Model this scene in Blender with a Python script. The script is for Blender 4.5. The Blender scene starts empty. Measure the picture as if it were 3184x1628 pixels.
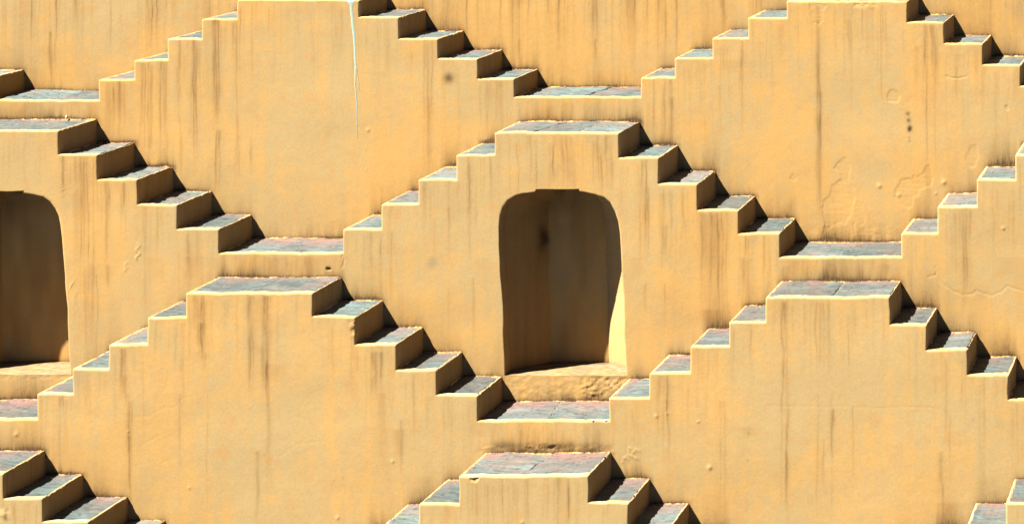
import bpy, math, random
import numpy as np
from mathutils import Vector

random.seed(7)
rng = np.random.default_rng(11)

# ------------------------------------------------------------------ survey of the place
# measurements were read in units of the survey grid (3184 x 1628) on each tier's face;
# U(), and Zs() turn them into metres on that tier's own plane.
F = 7800.0
GX, GY = 3940.0, -740.0
R3 = 26.0
K1, K2, K3, K4 = .0313, .0318, .0306, .0333
D4 = K4 * R3
R4 = R3 - D4
D3 = K3 / (1 - K3) * R3
R2 = R3 + D3
D2 = K2 / (1 - K2) * R2
R1 = R2 + D2
D1 = K1 / (1 - K1) * R1
R0 = R1 + D1
RR = [R0, R1, R2, R3, R4]
DD = [0.8, D1, D2, D3, D4]
CAMX = 7.6
CAMZ = 9.5
YY = [r - R4 for r in RR]             # depth of each tier's face (tier 4 stands at y = 0)
SS = [r / F for r in RR]
ux = lambda i, px: (np.asarray(px, float) - GX) * SS[i] + CAMX
uz = lambda i, py: CAMZ - (np.asarray(py, float) - GY) * SS[i]

sc = bpy.context.scene
C = sc.collection

# ------------------------------------------------------------------ camera, sky, sun, exposure
cam_d = bpy.data.cameras.new('camera')
cam = bpy.data.objects.new('camera', cam_d)
C.objects.link(cam)
cam.location = (CAMX, -R4, CAMZ)
cam.rotation_euler = (math.radians(90), 0, 0)
cam_d.sensor_width = 36
cam_d.lens = F / 3184 * 36
cam_d.shift_x = (1592 - GX) / 3184
cam_d.shift_y = -(814 - GY) / 3184
cam_d.clip_end = 500
sc.camera = cam

SUN = Vector((.60, .215 * F / 4780, -1.0)).normalized()      # the way the light travels
sun_d = bpy.data.lights.new('sun', 'SUN')
sun_d.energy = 5.0
sun_d.angle = math.radians(.5)
sun_d.color = (1.0, .93, .80)
sun = bpy.data.objects.new('sun', sun_d)
C.objects.link(sun)
sun.rotation_euler = SUN.to_track_quat('-Z', 'Y').to_euler()
sun.location = (-4, -6, 30)

w = bpy.data.worlds.new("World")
sc.world = w
w.use_nodes = True
nt = w.node_tree
bg = nt.nodes.get('Background') or nt.nodes.new('ShaderNodeBackground')
sky = nt.nodes.new('ShaderNodeTexSky')
sky.sky_type = 'NISHITA'
sky.sun_disc = False
sky.sun_elevation = math.asin(-SUN.z)
sky.sun_rotation = math.atan2(-SUN.x, -SUN.y)
sky.altitude = 2000
sky.air_density = .15
sky.dust_density = .0
nt.links.new(sky.outputs[0], bg.inputs[0])
bg.inputs[1].default_value = .05
sc.view_settings.view_transform = 'Standard'
sc.view_settings.look = 'None'
sc.view_settings.gamma = 1
sc.view_settings.use_curve_mapping = False
sc.view_settings.exposure = 3.30

# ------------------------------------------------------------------ noise
def _hash(ix, iy, seed):
    h = (ix.astype(np.int64) * 374761393 + iy.astype(np.int64) * 668265263 + seed * 974711) & 0xFFFFFFFF
    h = ((h ^ (h >> 13)) * 1274126177) & 0xFFFFFFFF
    h = h ^ (h >> 16)
    return (h & 0xFFFF) / 32767.5 - 1.0

def vn(x, y, seed=0):
    x, y = np.broadcast_arrays(np.asarray(x, float), np.asarray(y, float))
    ix, iy = np.floor(x), np.floor(y)
    fx, fy = x - ix, y - iy
    fx = fx * fx * fx * (fx * (fx * 6 - 15) + 10)
    fy = fy * fy * fy * (fy * (fy * 6 - 15) + 10)
    a = _hash(ix, iy, seed); b = _hash(ix + 1, iy, seed)
    c = _hash(ix, iy + 1, seed); d = _hash(ix + 1, iy + 1, seed)
    return (a * (1 - fx) + b * fx) * (1 - fy) + (c * (1 - fx) + d * fx) * fy

def fbm(x, y, seed=0, oct=4, g=.5):
    s, a, t = 0, 1, 0
    for o in range(oct):
        s = s + a * vn(x * 2 ** o + 17.3 * o, y * 2 ** o - 9.1 * o, seed + o)
        t += a; a *= g
    return s / t

sst = lambda e0, e1, x: (lambda t: t * t * (3 - 2 * t))(np.clip((x - e0) / (e1 - e0), 0, 1))

# ------------------------------------------------------------------ materials
def newmat(name):
    m = bpy.data.materials.new(name); m.use_nodes = True
    n = m.node_tree; n.nodes.clear()
    out = n.nodes.new('ShaderNodeOutputMaterial'); p = n.nodes.new('ShaderNodeBsdfPrincipled')
    n.links.new(p.outputs[0], out.inputs[0])
    return m, n, p

class NB:
    """tiny node helper"""
    def __init__(s, n): s.n = n
    def node(s, t, **kw):
        x = s.n.nodes.new(t)
        for k, v in kw.items(): setattr(x, k, v)
        return x
    def put(s, sock, v):
        if hasattr(v, 'is_linked') or isinstance(v, bpy.types.NodeSocket): s.n.links.new(v, sock)
        else: sock.default_value = v
    def math(s, op, a, b=0., clamp=False):
        x = s.node('ShaderNodeMath', operation=op, use_clamp=clamp)
        s.put(x.inputs[0], a); s.put(x.inputs[1], b); return x.outputs[0]
    def mix(s, f, a, b, mode='MIX'):
        x = s.node('ShaderNodeMix', data_type='RGBA', blend_type=mode)
        s.put(x.inputs[0], f)
        for k, v in ((6, a), (7, b)):
            s.put(x.inputs[k], (*v, 1) if isinstance(v, tuple) and len(v) == 3 else v)
        return x.outputs[2]
    def noise(s, vec, scale, detail=4, rough=.5, dist=0.):
        x = s.node('ShaderNodeTexNoise'); s.put(x.inputs['Vector'], vec)
        x.inputs['Scale'].default_value = scale; x.inputs['Detail'].default_value = detail
        x.inputs['Roughness'].default_value = rough; x.inputs['Distortion'].default_value = dist
        return x.outputs[0]
    def rng(s, v, a, b, c=0., d=1.):
        x = s.node('ShaderNodeMapRange', clamp=True); s.put(x.inputs[0], v)
        for k, q in enumerate((a, b, c, d)): x.inputs[k + 1].default_value = q
        return x.outputs[0]
    def mapv(s, vec, sc_, loc=(0, 0, 0)):
        x = s.node('ShaderNodeMapping'); s.put(x.inputs[0], vec)
        x.inputs['Scale'].default_value = sc_; x.inputs['Location'].default_value = loc; return x.outputs[0]
    def attr(s, name):
        x = s.node('ShaderNodeAttribute', attribute_type='GEOMETRY', attribute_name=name); return x.outputs['Fac']
    def bump(s, h, dist, strength=1., nrm=None):
        x = s.node('ShaderNodeBump'); s.put(x.inputs['Height'], h)
        x.inputs['Distance'].default_value = dist; x.inputs['Strength'].default_value = strength
        if nrm is not None: s.put(x.inputs['Normal'], nrm)
        return x.outputs[0]

def plaster_material():
    m, n, p = newmat('ochre_plaster'); b = NB(n)
    pos = b.node('ShaderNodeNewGeometry').outputs['Position']
    n1 = b.noise(pos, .75, 5, .55, .4)
    n2 = b.noise(pos, 4.5, 7, .62, .6)
    n3 = b.noise(b.mapv(pos, (9, 9, .55)), 1.0, 6, .6)            # faint vertical rain drawing
    n4 = b.noise(b.mapv(pos, (34, 34, 1.3)), 1.0, 4, .6)          # hair streaks
    n5 = b.noise(pos, 42, 5, .7)                                   # grain
    t = b.math('ADD', b.math('MULTIPLY', n1, .50), b.math('ADD', b.math('MULTIPLY', n2, .30), b.math('MULTIPLY', n3, .20)))
    t = b.rng(t, .43, .58)
    t = b.math('ADD', t, b.attr('pale'), True)
    col = b.mix(t, (.2060, .1165, .0330), (.1640, .1160, .0510))
    # deeper orange limewash where water ran slowly
    col = b.mix(b.math('MULTIPLY', b.rng(n2, .52, .74), .5), col, (0.1934, 0.0936, 0.0226))
    col = b.mix(b.math('MULTIPLY', b.attr('wash_shade'), b.rng(n3, .25, .65, .35, 1.), True), col, (0.1287, 0.0671, 0.0187))  # rain wash on the faces; inside the niches it is painted shade
    fine = b.rng(n4, .30, .62, .15, 1.)
    col = b.mix(b.math('MULTIPLY', b.attr('streak'), fine, True), col, (.044, .0255, .0085))
    col = b.mix(b.math('MULTIPLY', b.attr('grey'), b.rng(n2, .30, .55, .4, 1.), True), col, (0.0905, 0.0746, 0.0475))
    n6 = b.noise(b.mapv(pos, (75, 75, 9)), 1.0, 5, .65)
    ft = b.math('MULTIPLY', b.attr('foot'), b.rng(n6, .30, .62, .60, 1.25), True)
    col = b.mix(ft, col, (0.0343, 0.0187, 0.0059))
    col = b.mix(b.attr('lit_cream'), col, (0.2223, 0.1716, 0.1076))  # sunlit cream painted onto tread lips and the niche's right splay
    col = b.mix(b.attr('stain_shade'), col, (.026, .0125, .0040))  # dark stains, plus shade painted into the niche tops and a hole
    g = b.rng(n5, .25, .75, .90, 1.08)
    gr = b.node('ShaderNodeCombineColor'); [b.put(gr.inputs[k], g) for k in range(3)]
    col = b.mix(1., col, gr.outputs[0], 'MULTIPLY')
    # sparse pin-head pits and specks
    vo = b.node('ShaderNodeTexVoronoi'); b.put(vo.inputs['Vector'], pos); vo.inputs['Scale'].default_value = 9
    sp = b.rng(vo.outputs['Distance'], .03, .06, 1., 0.)
    col = b.mix(b.math('MULTIPLY', sp, b.rng(n2, .54, .66, 0., .6)), col, (0.0546, 0.0335, 0.0156))
    b.put(p.inputs['Base Color'], col)
    p.inputs['Roughness'].default_value = .93
    p.inputs['Specular IOR Level'].default_value = .15
    nb = b.bump(b.noise(pos, 7, 3, .5, .3), .003, .45)
    nb = b.bump(n5, .0010, .4, nb)
    nb = b.bump(b.noise(b.mapv(pos, (26, 26, 60)), 1.0, 4, .6), .0006, .5, nb)
    b.put(p.inputs['Normal'], nb)
    return m

def slate_material():
    m, n, p = newmat('cleft_slate'); b = NB(n)
    pos = b.node('ShaderNodeNewGeometry').outputs['Position']
    oi = b.node('ShaderNodeObjectInfo').outputs['Random']
    off = b.node('ShaderNodeVectorMath', operation='ADD'); b.put(off.inputs[0], pos)
    cx = b.node('ShaderNodeCombineXYZ'); b.put(cx.inputs[2], b.math('MULTIPLY', oi, 40.)); b.put(off.inputs[1], cx.outputs[0])
    v = off.outputs[0]
    vr = b.node('ShaderNodeVectorRotate', rotation_type='Z_AXIS'); b.put(vr.inputs['Vector'], v)
    b.put(vr.inputs['Angle'], b.math('SUBTRACT', b.math('MULTIPLY', b.math('FRACT', b.math('MULTIPLY', oi, 7.3)), 1.1), .35))
    v = vr.outputs[0]
    na = b.noise(b.mapv(v, (2.6, 6.0, 1)), 1.0, 8, .66, 1.4)
    nb_ = b.noise(b.mapv(v, (6, 24, 1)), 1.0, 6, .65, .8)
    nc = b.noise(v, 2.6, 4, .5, .5)
    nd = b.noise(v, 38, 5, .7)
    ramp = b.node('ShaderNodeValToRGB'); b.put(ramp.inputs[0], b.rng(b.math('ADD', b.math('MULTIPLY', na, .6), b.math('MULTIPLY', nb_, .4)), .29, .70))
    e = ramp.color_ramp.elements
    e[0].position = 0; e[0].color = (.0050, .0098, .0112, 1)
    e[1].position = 1; e[1].color = (.0500, .0700, .0660, 1)
    for q, c in ((.25, (.0125, .0205, .0225, 1)), (.5, (.0205, .0310, .0315, 1)), (.76, (.0320, .0450, .0435, 1))):
        x = e.new(q); x.color = c
    col = ramp.outputs[0]
    # warm (rusty pink) bedding faces and blown plaster dust
    pinkf = b.math('MULTIPLY', b.rng(b.math('ADD', nc, b.math('MULTIPLY', oi, .22)), .58, .76), .5)
    col = b.mix(pinkf, col, (.0540, .0385, .0310))
    teal = b.math('MULTIPLY', b.rng(b.noise(b.mapv(v, (1.5, 5, 1), (3, 1, 0)), 1.0, 4, .5, .6), .54, .68), .6)
    col = b.mix(teal, col, (0.0352, 0.0592, 0.0632))
    fl = b.noise(b.mapv(v, (16, 34, 1), (5, 2, 0)), 1.0, 4, .6, .5)
    col = b.mix(b.math('MULTIPLY', b.rng(fl, .66, .72), .55), col, (0.0960, 0.1104, 0.1104))
    col = b.mix(b.math('MULTIPLY', b.rng(fl, .34, .27), .6), col, (0.0128, 0.0160, 0.0192))
    tone = b.rng(b.math('FRACT', b.math('MULTIPLY', oi, 17.7)), 0, 1, .68, 1.22)
    tc = b.node('ShaderNodeCombineColor'); [b.put(tc.inputs[k], tone) for k in range(3)]
    col = b.mix(1., col, tc.outputs[0], 'MULTIPLY')
    dust = b.math('MULTIPLY', b.attr('dust'), b.rng(nd, .3, .62, .45, 1.), True)
    col = b.mix(dust, col, (.074, .036, .029))
    gr = b.node('ShaderNodeCombineColor'); g = b.rng(nd, .28, .72, .86, 1.12); [b.put(gr.inputs[k], g) for k in range(3)]
    col = b.mix(1., col, gr.outputs[0], 'MULTIPLY')
    col = b.mix(b.math('MULTIPLY', b.attr('crack'), .85), col, (0.0058, 0.0058, 0.0063))
    b.put(p.inputs['Base Color'], col)
    b.put(p.inputs['Roughness'], b.rng(nb_, .3, .7, .55, .85))
    p.inputs['Specular IOR Level'].default_value = .3
    x = b.bump(na, .008, .5); x = b.bump(nb_, .004, .5, x); x = b.bump(nd, .0015, .5, x)
    b.put(p.inputs['Normal'], x)
    return m

def simple_material(name, c, rough=.8, nscale=20., amt=.25, bd=.003):
    m, n, p = newmat(name); b = NB(n)
    pos = b.node('ShaderNodeNewGeometry').outputs['Position']
    nn = b.noise(pos, nscale, 6, .6)
    b.put(p.inputs['Base Color'], b.mix(b.rng(nn, .3, .7), tuple(q * (1 - amt) for q in c), tuple(min(1, q * (1 + amt)) for q in c)))
    p.inputs['Roughness'].default_value = rough
    b.put(p.inputs['Normal'], b.bump(nn, bd, .6))
    return m

M_PL = plaster_material()
M_SL = slate_material()
M_DRIP = simple_material('pale_blue_limewash_run', (.122, .163, .134), .7, 30, .10, .0005)
M_PEB = simple_material('mauve_pebble', (0.1740, 0.1392, 0.1624), .7, 60, .2)
M_STUB = simple_material('pale_mortar', (0.2900, 0.2320, 0.1624), .9, 60, .2)
M_GROUND = simple_material('stone_floor', (0.0406, 0.0377, 0.0290), .9, 3, .25, .01)

# ------------------------------------------------------------------ mesh helpers
def obj_mesh(name, V, Q, mat, parent=None, origin=None, attrs=None, tris=None, smooth=True):
    """V (n,3), Q (m,4) quads and/or tris (k,3) -> one mesh object; vertices are stored about the origin of the thing"""
    V = np.asarray(V, np.float32)
    o0 = np.asarray(origin if origin is not None else (0, 0, 0), np.float32)
    me = bpy.data.meshes.new(name)
    Q = np.asarray(Q if Q is not None else np.zeros((0, 4)), np.int32).reshape(-1, 4)
    T = np.asarray(tris if tris is not None else np.zeros((0, 3)), np.int32).reshape(-1, 3)
    me.vertices.add(len(V)); me.vertices.foreach_set('co', (V - o0).ravel())
    nl = Q.size + T.size
    me.loops.add(nl); me.loops.foreach_set('vertex_index', np.concatenate([Q.ravel(), T.ravel()]))
    me.polygons.add(len(Q) + len(T))
    me.polygons.foreach_set('loop_start', np.concatenate([np.arange(len(Q)) * 4, Q.size + np.arange(len(T)) * 3]).astype(np.int32))
    me.polygons.foreach_set('use_smooth', np.full(len(Q) + len(T), smooth))
    for k, a in (attrs or {}).items():
        at = me.attributes.new(k, 'FLOAT', 'POINT'); at.data.foreach_set('value', np.asarray(a, np.float32).ravel())
    me.materials.append(mat)
    me.update(calc_edges=True); me.validate()
    ob = bpy.data.objects.new(name, me); C.objects.link(ob)
    if parent is not None: ob.parent = parent
    return ob

def grid_quads(nu, nv, flip=False):
    i = np.arange(nu * nv).reshape(nu, nv)
    q = np.stack([i[:-1, :-1], i[1:, :-1], i[1:, 1:], i[:-1, 1:]], -1).reshape(-1, 4)
    return q[:, ::-1] if flip else q

def thing(name, label, cat, loc, group=None):
    o = bpy.data.objects.new(name, None); C.objects.link(o); o.location = loc
    o.empty_display_size = .3
    o['label'] = label; o['category'] = cat
    if group: o['group'] = group
    return o

# ------------------------------------------------------------------ the tiers: step edges and tread heights
TIERS = {
 1: ([-1700, -290, -170, -50, 304, 415, 519, 626, 737, 1117, 1241, 1361, 1486, 1601, 1991, 2098, 2214, 2326, 2445, 2823, 2937, 3055, 3172, 3300, 3690, 5000],
     [122, 184, 246, 312, 247, 187, 122, 60, 0, 53, 120, 182, 245, 302, 241, 181, 119, 56, 4, 69, 136, 202, 266, 322, 250]),
 2: ([-2000, -330, -204, 183, 305, 428, 552, 682, 1066, 1185, 1300, 1417, 1538, 1927, 2048, 2171, 2297, 2426, 2803, 2916, 3038, 3156, 3275, 3660, 5000],
     [560, 480, 405, 478, 558, 635, 711, 787, 712, 634, 558, 480, 412, 489, 570, 651, 726, 799, 726, 644, 559, 482, 408, 485]),
 3: ([-2000, -420, -290, 115, 226, 339, 457, 577, 974, 1106, 1233, 1359, 1485, 1894, 2019, 2144, 2265, 2379, 2768, 2881, 3010, 3137, 3262, 3640, 5000],
     [1150, 1228, 1303, 1225, 1146, 1070, 986, 912, 984, 1069, 1149, 1227, 1307, 1236, 1158, 1075, 1000, 924, 1008, 1086, 1165, 1242, 1320, 1240]),
 4: ([-2000, -400, 10, 132, 274, 398, 524, 930, 1052, 1175, 1300, 1425, 1830, 1955, 2080, 2205, 2330, 2740, 2876, 3003, 3127, 3250, 3655, 5000],
     [1550, 1470, 1547, 1621, 1697, 1773, 1862, 1800, 1722, 1645, 1566, 1478, 1561, 1640, 1717, 1795, 1870, 1795, 1717, 1640, 1563, 1485, 1560]),
}
RAD = .017

def prof(i, x):
    """tread height of tier i above world x"""
    e, t = TIERS[i]
    ex = ux(i, e); tz = uz(i, t)
    k = np.clip(np.searchsorted(ex, x) - 1, 0, len(t) - 1)
    return tz[k]

def warp(i, x, z):
    s = 30 + i
    wx = .007 * vn(x / .55, z / .37, s) + .003 * vn(x / .16, z / .13, s + 5)
    wz = .006 * vn(x / .45, z / .6, s + 9) +   .0046 * vn(x / .13, z / .3, s + 13) + .0014 * vn(x / .035, z / .2, s + 15)
    return wx, wz

# flaked plaster skins (outlines, survey units) and other relief, per tier
def T(ox, oy, pts): return [(ox + a / 3.2125, oy + b / 3.2125) for a, b in pts]
FLAKES = {1: [
    (T(2384, 400, [(785,275),(700,335),(670,405),(735,430),(750,505),(645,570),(632,660),(565,720),(560,860),(575,960),(560,1060),(640,990),(715,940),(780,955),(835,885),(885,700),(875,590),(825,500),(848,400)]), .0050),
    (T(2384, 400, [(1270,690),(1275,610),(1340,510),(1400,487),(1455,492),(1465,460),(1500,465),(1560,430),(1580,375),(1630,362),(1670,500),(1630,585),(1535,605),(1510,660),(1470,695),(1465,770),(1425,800),(1350,775)]), .0052),
    (T(2384, 400, [(1990,330),(1990,290),(2030,210),(2045,165),(2110,150),(2125,270),(2090,385),(2040,400)]), .0045),
    (T(2384, 0, [(1188,975),(1205,925),(1240,893),(1300,915),(1338,955),(1300,1030),(1215,1025)]), .0060),
    (T(2384, 0, [(425,20),(430,150),(470,240),(520,250),(570,210),(565,110),(620,45)]), .0048),
    (T(2384, 400, [(235,500),(240,465),(275,455),(305,490),(290,520),(250,525)]), .0045),
    (T(2384, 0, [(2375,1060),(2415,1050),(2420,1100),(2385,1105)]), .008),
    (T(2384, 400, [(905,715),(975,745),(955,795),(1000,880),(955,985),(900,900),(885,790)]), .003),
  ], 2: [
    (T(800, 800, [(690,100),(735,108),(725,125),(692,122)]), .02),
  ], 4: [
    (T(800, 1218, [(2110,848),(2210,852),(2180,890),(2130,888)]), .012),
  ]}
CRACKS = {1: [T(2384, 400, [(565,780),(558,860),(580,960),(560,1060)]), T(2384, 400, [(870,940),(880,1040)]), T(2384, 0, [(1790,770),(1890,790),(1990,768)])],
          2: [T(2384, 800, [(1690,170),(1720,230),(1830,320),(1950,375),(2060,355),(2095,330),(2170,360),(2260,378),(2340,340),(2400,285),(2570,340)]),
              T(2384, 800, [(1610,195),(1690,170),(1680,100)]), T(800, 400, [(850, 1270), (865, 1330), (850, 1400)])],
          3: [T(0, 1218, [(1340,245),(1480,240),(1640,150),(1740,155),(1840,60)]), T(0, 1218, [(1420,530),(1600,430)]), T(0, 1218, [(1630,700),(1730,660)]),
              T(1600, 1218, [(2030,150),(2090,330),(2120,500)]), T(1600, 1218, [(1430,0),(1500,120),(1530,200)]), T(2384, 1218, [(0,135),(300,150),(700,140),(1100,160),(1400,150),(1700,155),(1840,240)]),
              T(800, 1218, [(230,640),(400,520),(700,490)])], 4: []}
LUMPS = {1: [(2735, 577, 6), (2935, 567, 7), (2795, 605, 5), (1146, 405, 5), (1140, 524, 3), (3120, 560, 5), (2910, 600, 4)],
         2: [(223, 886, 5), (3120, 710, 5)] + [(428 + 6 * math.sin(k), 757 + 4 * k, 3) for k in range(13)] + [(390 + 4 * math.cos(k * 2.1), 816 + 5 * k, 3) for k in range(6)] + [(233 + 3 * math.cos(k), 905 + 9 * k, 3) for k in range(8)],
         3: [(50, 1349, 6)] + [(1955 + a, 1390 + b, 3.2) for a, b in [(0,0),(5,2),(10,5),(21,6),(27,9),(34,11),(0,12),(14,13),(17,15),(-2,22),(3,24),(8,26),(12,29),(20,31),(28,36),(-14,33),(-6,32),(-1,36),(-18,44),(-10,29),(24,33)]]
            + [(2040, 1291, 5), (2075, 1284, 4), (2170, 1310, 4), (400, 1339, 4), (588, 1514, 4), (2205, 1452, 7), (1220, 1432, 5), (1050, 1607, 5)], 4: [(1625, 1619, 4), (8, 1590, 9), (12, 1602, 8)]}
# rough, blown patches: (x0, y0, x1, y1, depth)
ROUGH = {2: [(1570, 1170, 1960, 1236, .004), (1810, 1175, 1965, 1240, .009), (0, 1165, 225, 1180, .004)],
         3: [(1490, 1385, 1910, 1405, .006), (1090, 985, 1112, 1040, .015), (1640, 1388, 1760, 1402, .016)],
         1: [(2660, 0, 2720, 20, .010), (1600, 700, 2800, 760, .002), (2960, 990, 3000, 1020, .008)],
         4: [(0, 1575, 22, 1610, .008)]}
SOFT = {0: [], 1: [(1395, 243, 16, .85, 'stain_shade'), (2823, 355, 7.5, .75, 'stain_shade'), (2826, 375, 8.5, .8, 'stain_shade'), (2829, 396, 9.5, .9, 'stain_shade'), (2828, 404, 8.5, .8, 'stain_shade'), (2827, 427, 3, .7, 'stain_shade'), (2828, 437, 3, .6, 'stain_shade'), (2397, 14, 9, .6, 'grey')],
        2: [(1345, 815, 17, .6, 'grey'), (1021, 834, 7, .95, 'stain_shade'), (2754, 834, 15, .35, 'grey'), (905, 840, 8, .25, 'grey')],  # small hole in the valley face: inner shade painted dark
        3: [(1545, 1386, 15, .42, 'stain_shade'), (1568, 1380, 16, .5, 'stain_shade'), (1592, 1385, 15, .5, 'stain_shade'), (1615, 1388, 14, .45, 'stain_shade'), (1650, 1392, 13, .35, 'stain_shade'), (1740, 1386, 15, .4, 'stain_shade'), (1775, 1384, 16, .45, 'stain_shade'), (1810, 1388, 14, .36, 'stain_shade'), (1700, 1392, 14, .35, 'stain_shade'), (2325, 1430, 3, .5, 'stain_shade'), (3025, 1305, 9, .4, 'grey'), (3010, 1320, 7, .4, 'grey'), (2327, 1345, 5, .3, 'stain_shade'), (2921, 1430, 6, .5, 'grey'), (250, 1185, 34, .25, 'grey')], 4: []}

def seg_dist(px, py, a, b):
    ax, ay = a; bx, by = b
    dx, dy = bx - ax, by - ay
    t = np.clip(((px - ax) * dx + (py - ay) * dy) / (dx * dx + dy * dy + 1e-9), 0, 1)
    return np.hypot(px - ax - t * dx, py - ay - t * dy)

def poly_sdf(px, py, P):
    d = np.full(px.shape, 1e9); ins = np.zeros(px.shape, bool)
    for a, b in zip(P, P[1:] + P[:1]):
        d = np.minimum(d, seg_dist(px, py, a, b))
        c = ((a[1] > py) != (b[1] > py)) & (px < (b[0] - a[0]) * (py - a[1]) / (b[1] - a[1] + 1e-12) + a[0])
        ins ^= c
    return np.where(ins, d, -d)

def relief(i, x, z):
    """depth offset of the plastered face (positive = into the wall)"""
    px = (x - CAMX) / SS[i] + GX; py = (CAMZ - z) / SS[i] + GY
    h = .007 * fbm(x / .9, z / .8, 50 + i, 2) + - .0 + .0003 * fbm(x / .2, z / .16, 60 + i, 3)
    h = h +   .00008 * vn(x / .04, z / .03, 70 + i)
    jx = px + 2.2 * vn(px / 9, py / 9, 3) ; jy = py + 2.2 * vn(px / 9, py / 9, 4)
    for P, dep in FLAKES.get(i, []):
        P = [tuple(q) for q in P]
        xs = [q[0] for q in P]; ys = [q[1] for q in P]
        k = (px > min(xs) - 8) & (px < max(xs) + 8) & (py > min(ys) - 8) & (py < max(ys) + 8)
        if k.any():
            s = poly_sdf(jx[k], jy[k], P)
            h[k] += (.40 if dep < .01 else .9) * dep * sst(-1.0, 2.6, s) + .0005 * vn(px[k] / 30, py[k] / 4, 5) * (s > 1.5)
    for P in CRACKS.get(i, []):
        xs = [q[0] for q in P]; ys = [q[1] for q in P]
        k = (px > min(xs) - 8) & (px < max(xs) + 8) & (py > min(ys) - 8) & (py < max(ys) + 8)
        if k.any():
            d = np.full(k.sum(), 1e9)
            for a, b in zip(P, P[1:]): d = np.minimum(d, seg_dist(jx[k], jy[k], a, b))
            h[k] += {1: .0024, 2: .0022}.get(i, .0007) * np.exp(-(d / 2.2) ** 2)
    for lx, ly, lr in LUMPS.get(i, []):
        k = (np.abs(px - lx) < 3 * lr) & (np.abs(py - ly) < 3 * lr)
        if k.any(): h[k] -= .0010 * lr * np.exp(-(((px[k] - lx) ** 2 + (py[k] - ly) ** 2) / lr ** 2))
    for x0, y0, x1, y1, a in ROUGH.get(i, []):
        k = (px > x0 - 20) & (px < x1 + 20) & (py > y0 - 20) & (py < y1 + 20)
        if k.any():
            msk = sst(-12, 10, np.minimum(np.minimum(px[k] - x0, x1 - px[k]), np.minimum(py[k] - y0, y1 - py[k])))
            h[k] += a * msk * (fbm(px[k] / 22, py[k] / 13, 81, 4, .65) * .9 + .25)
    return h

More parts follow.
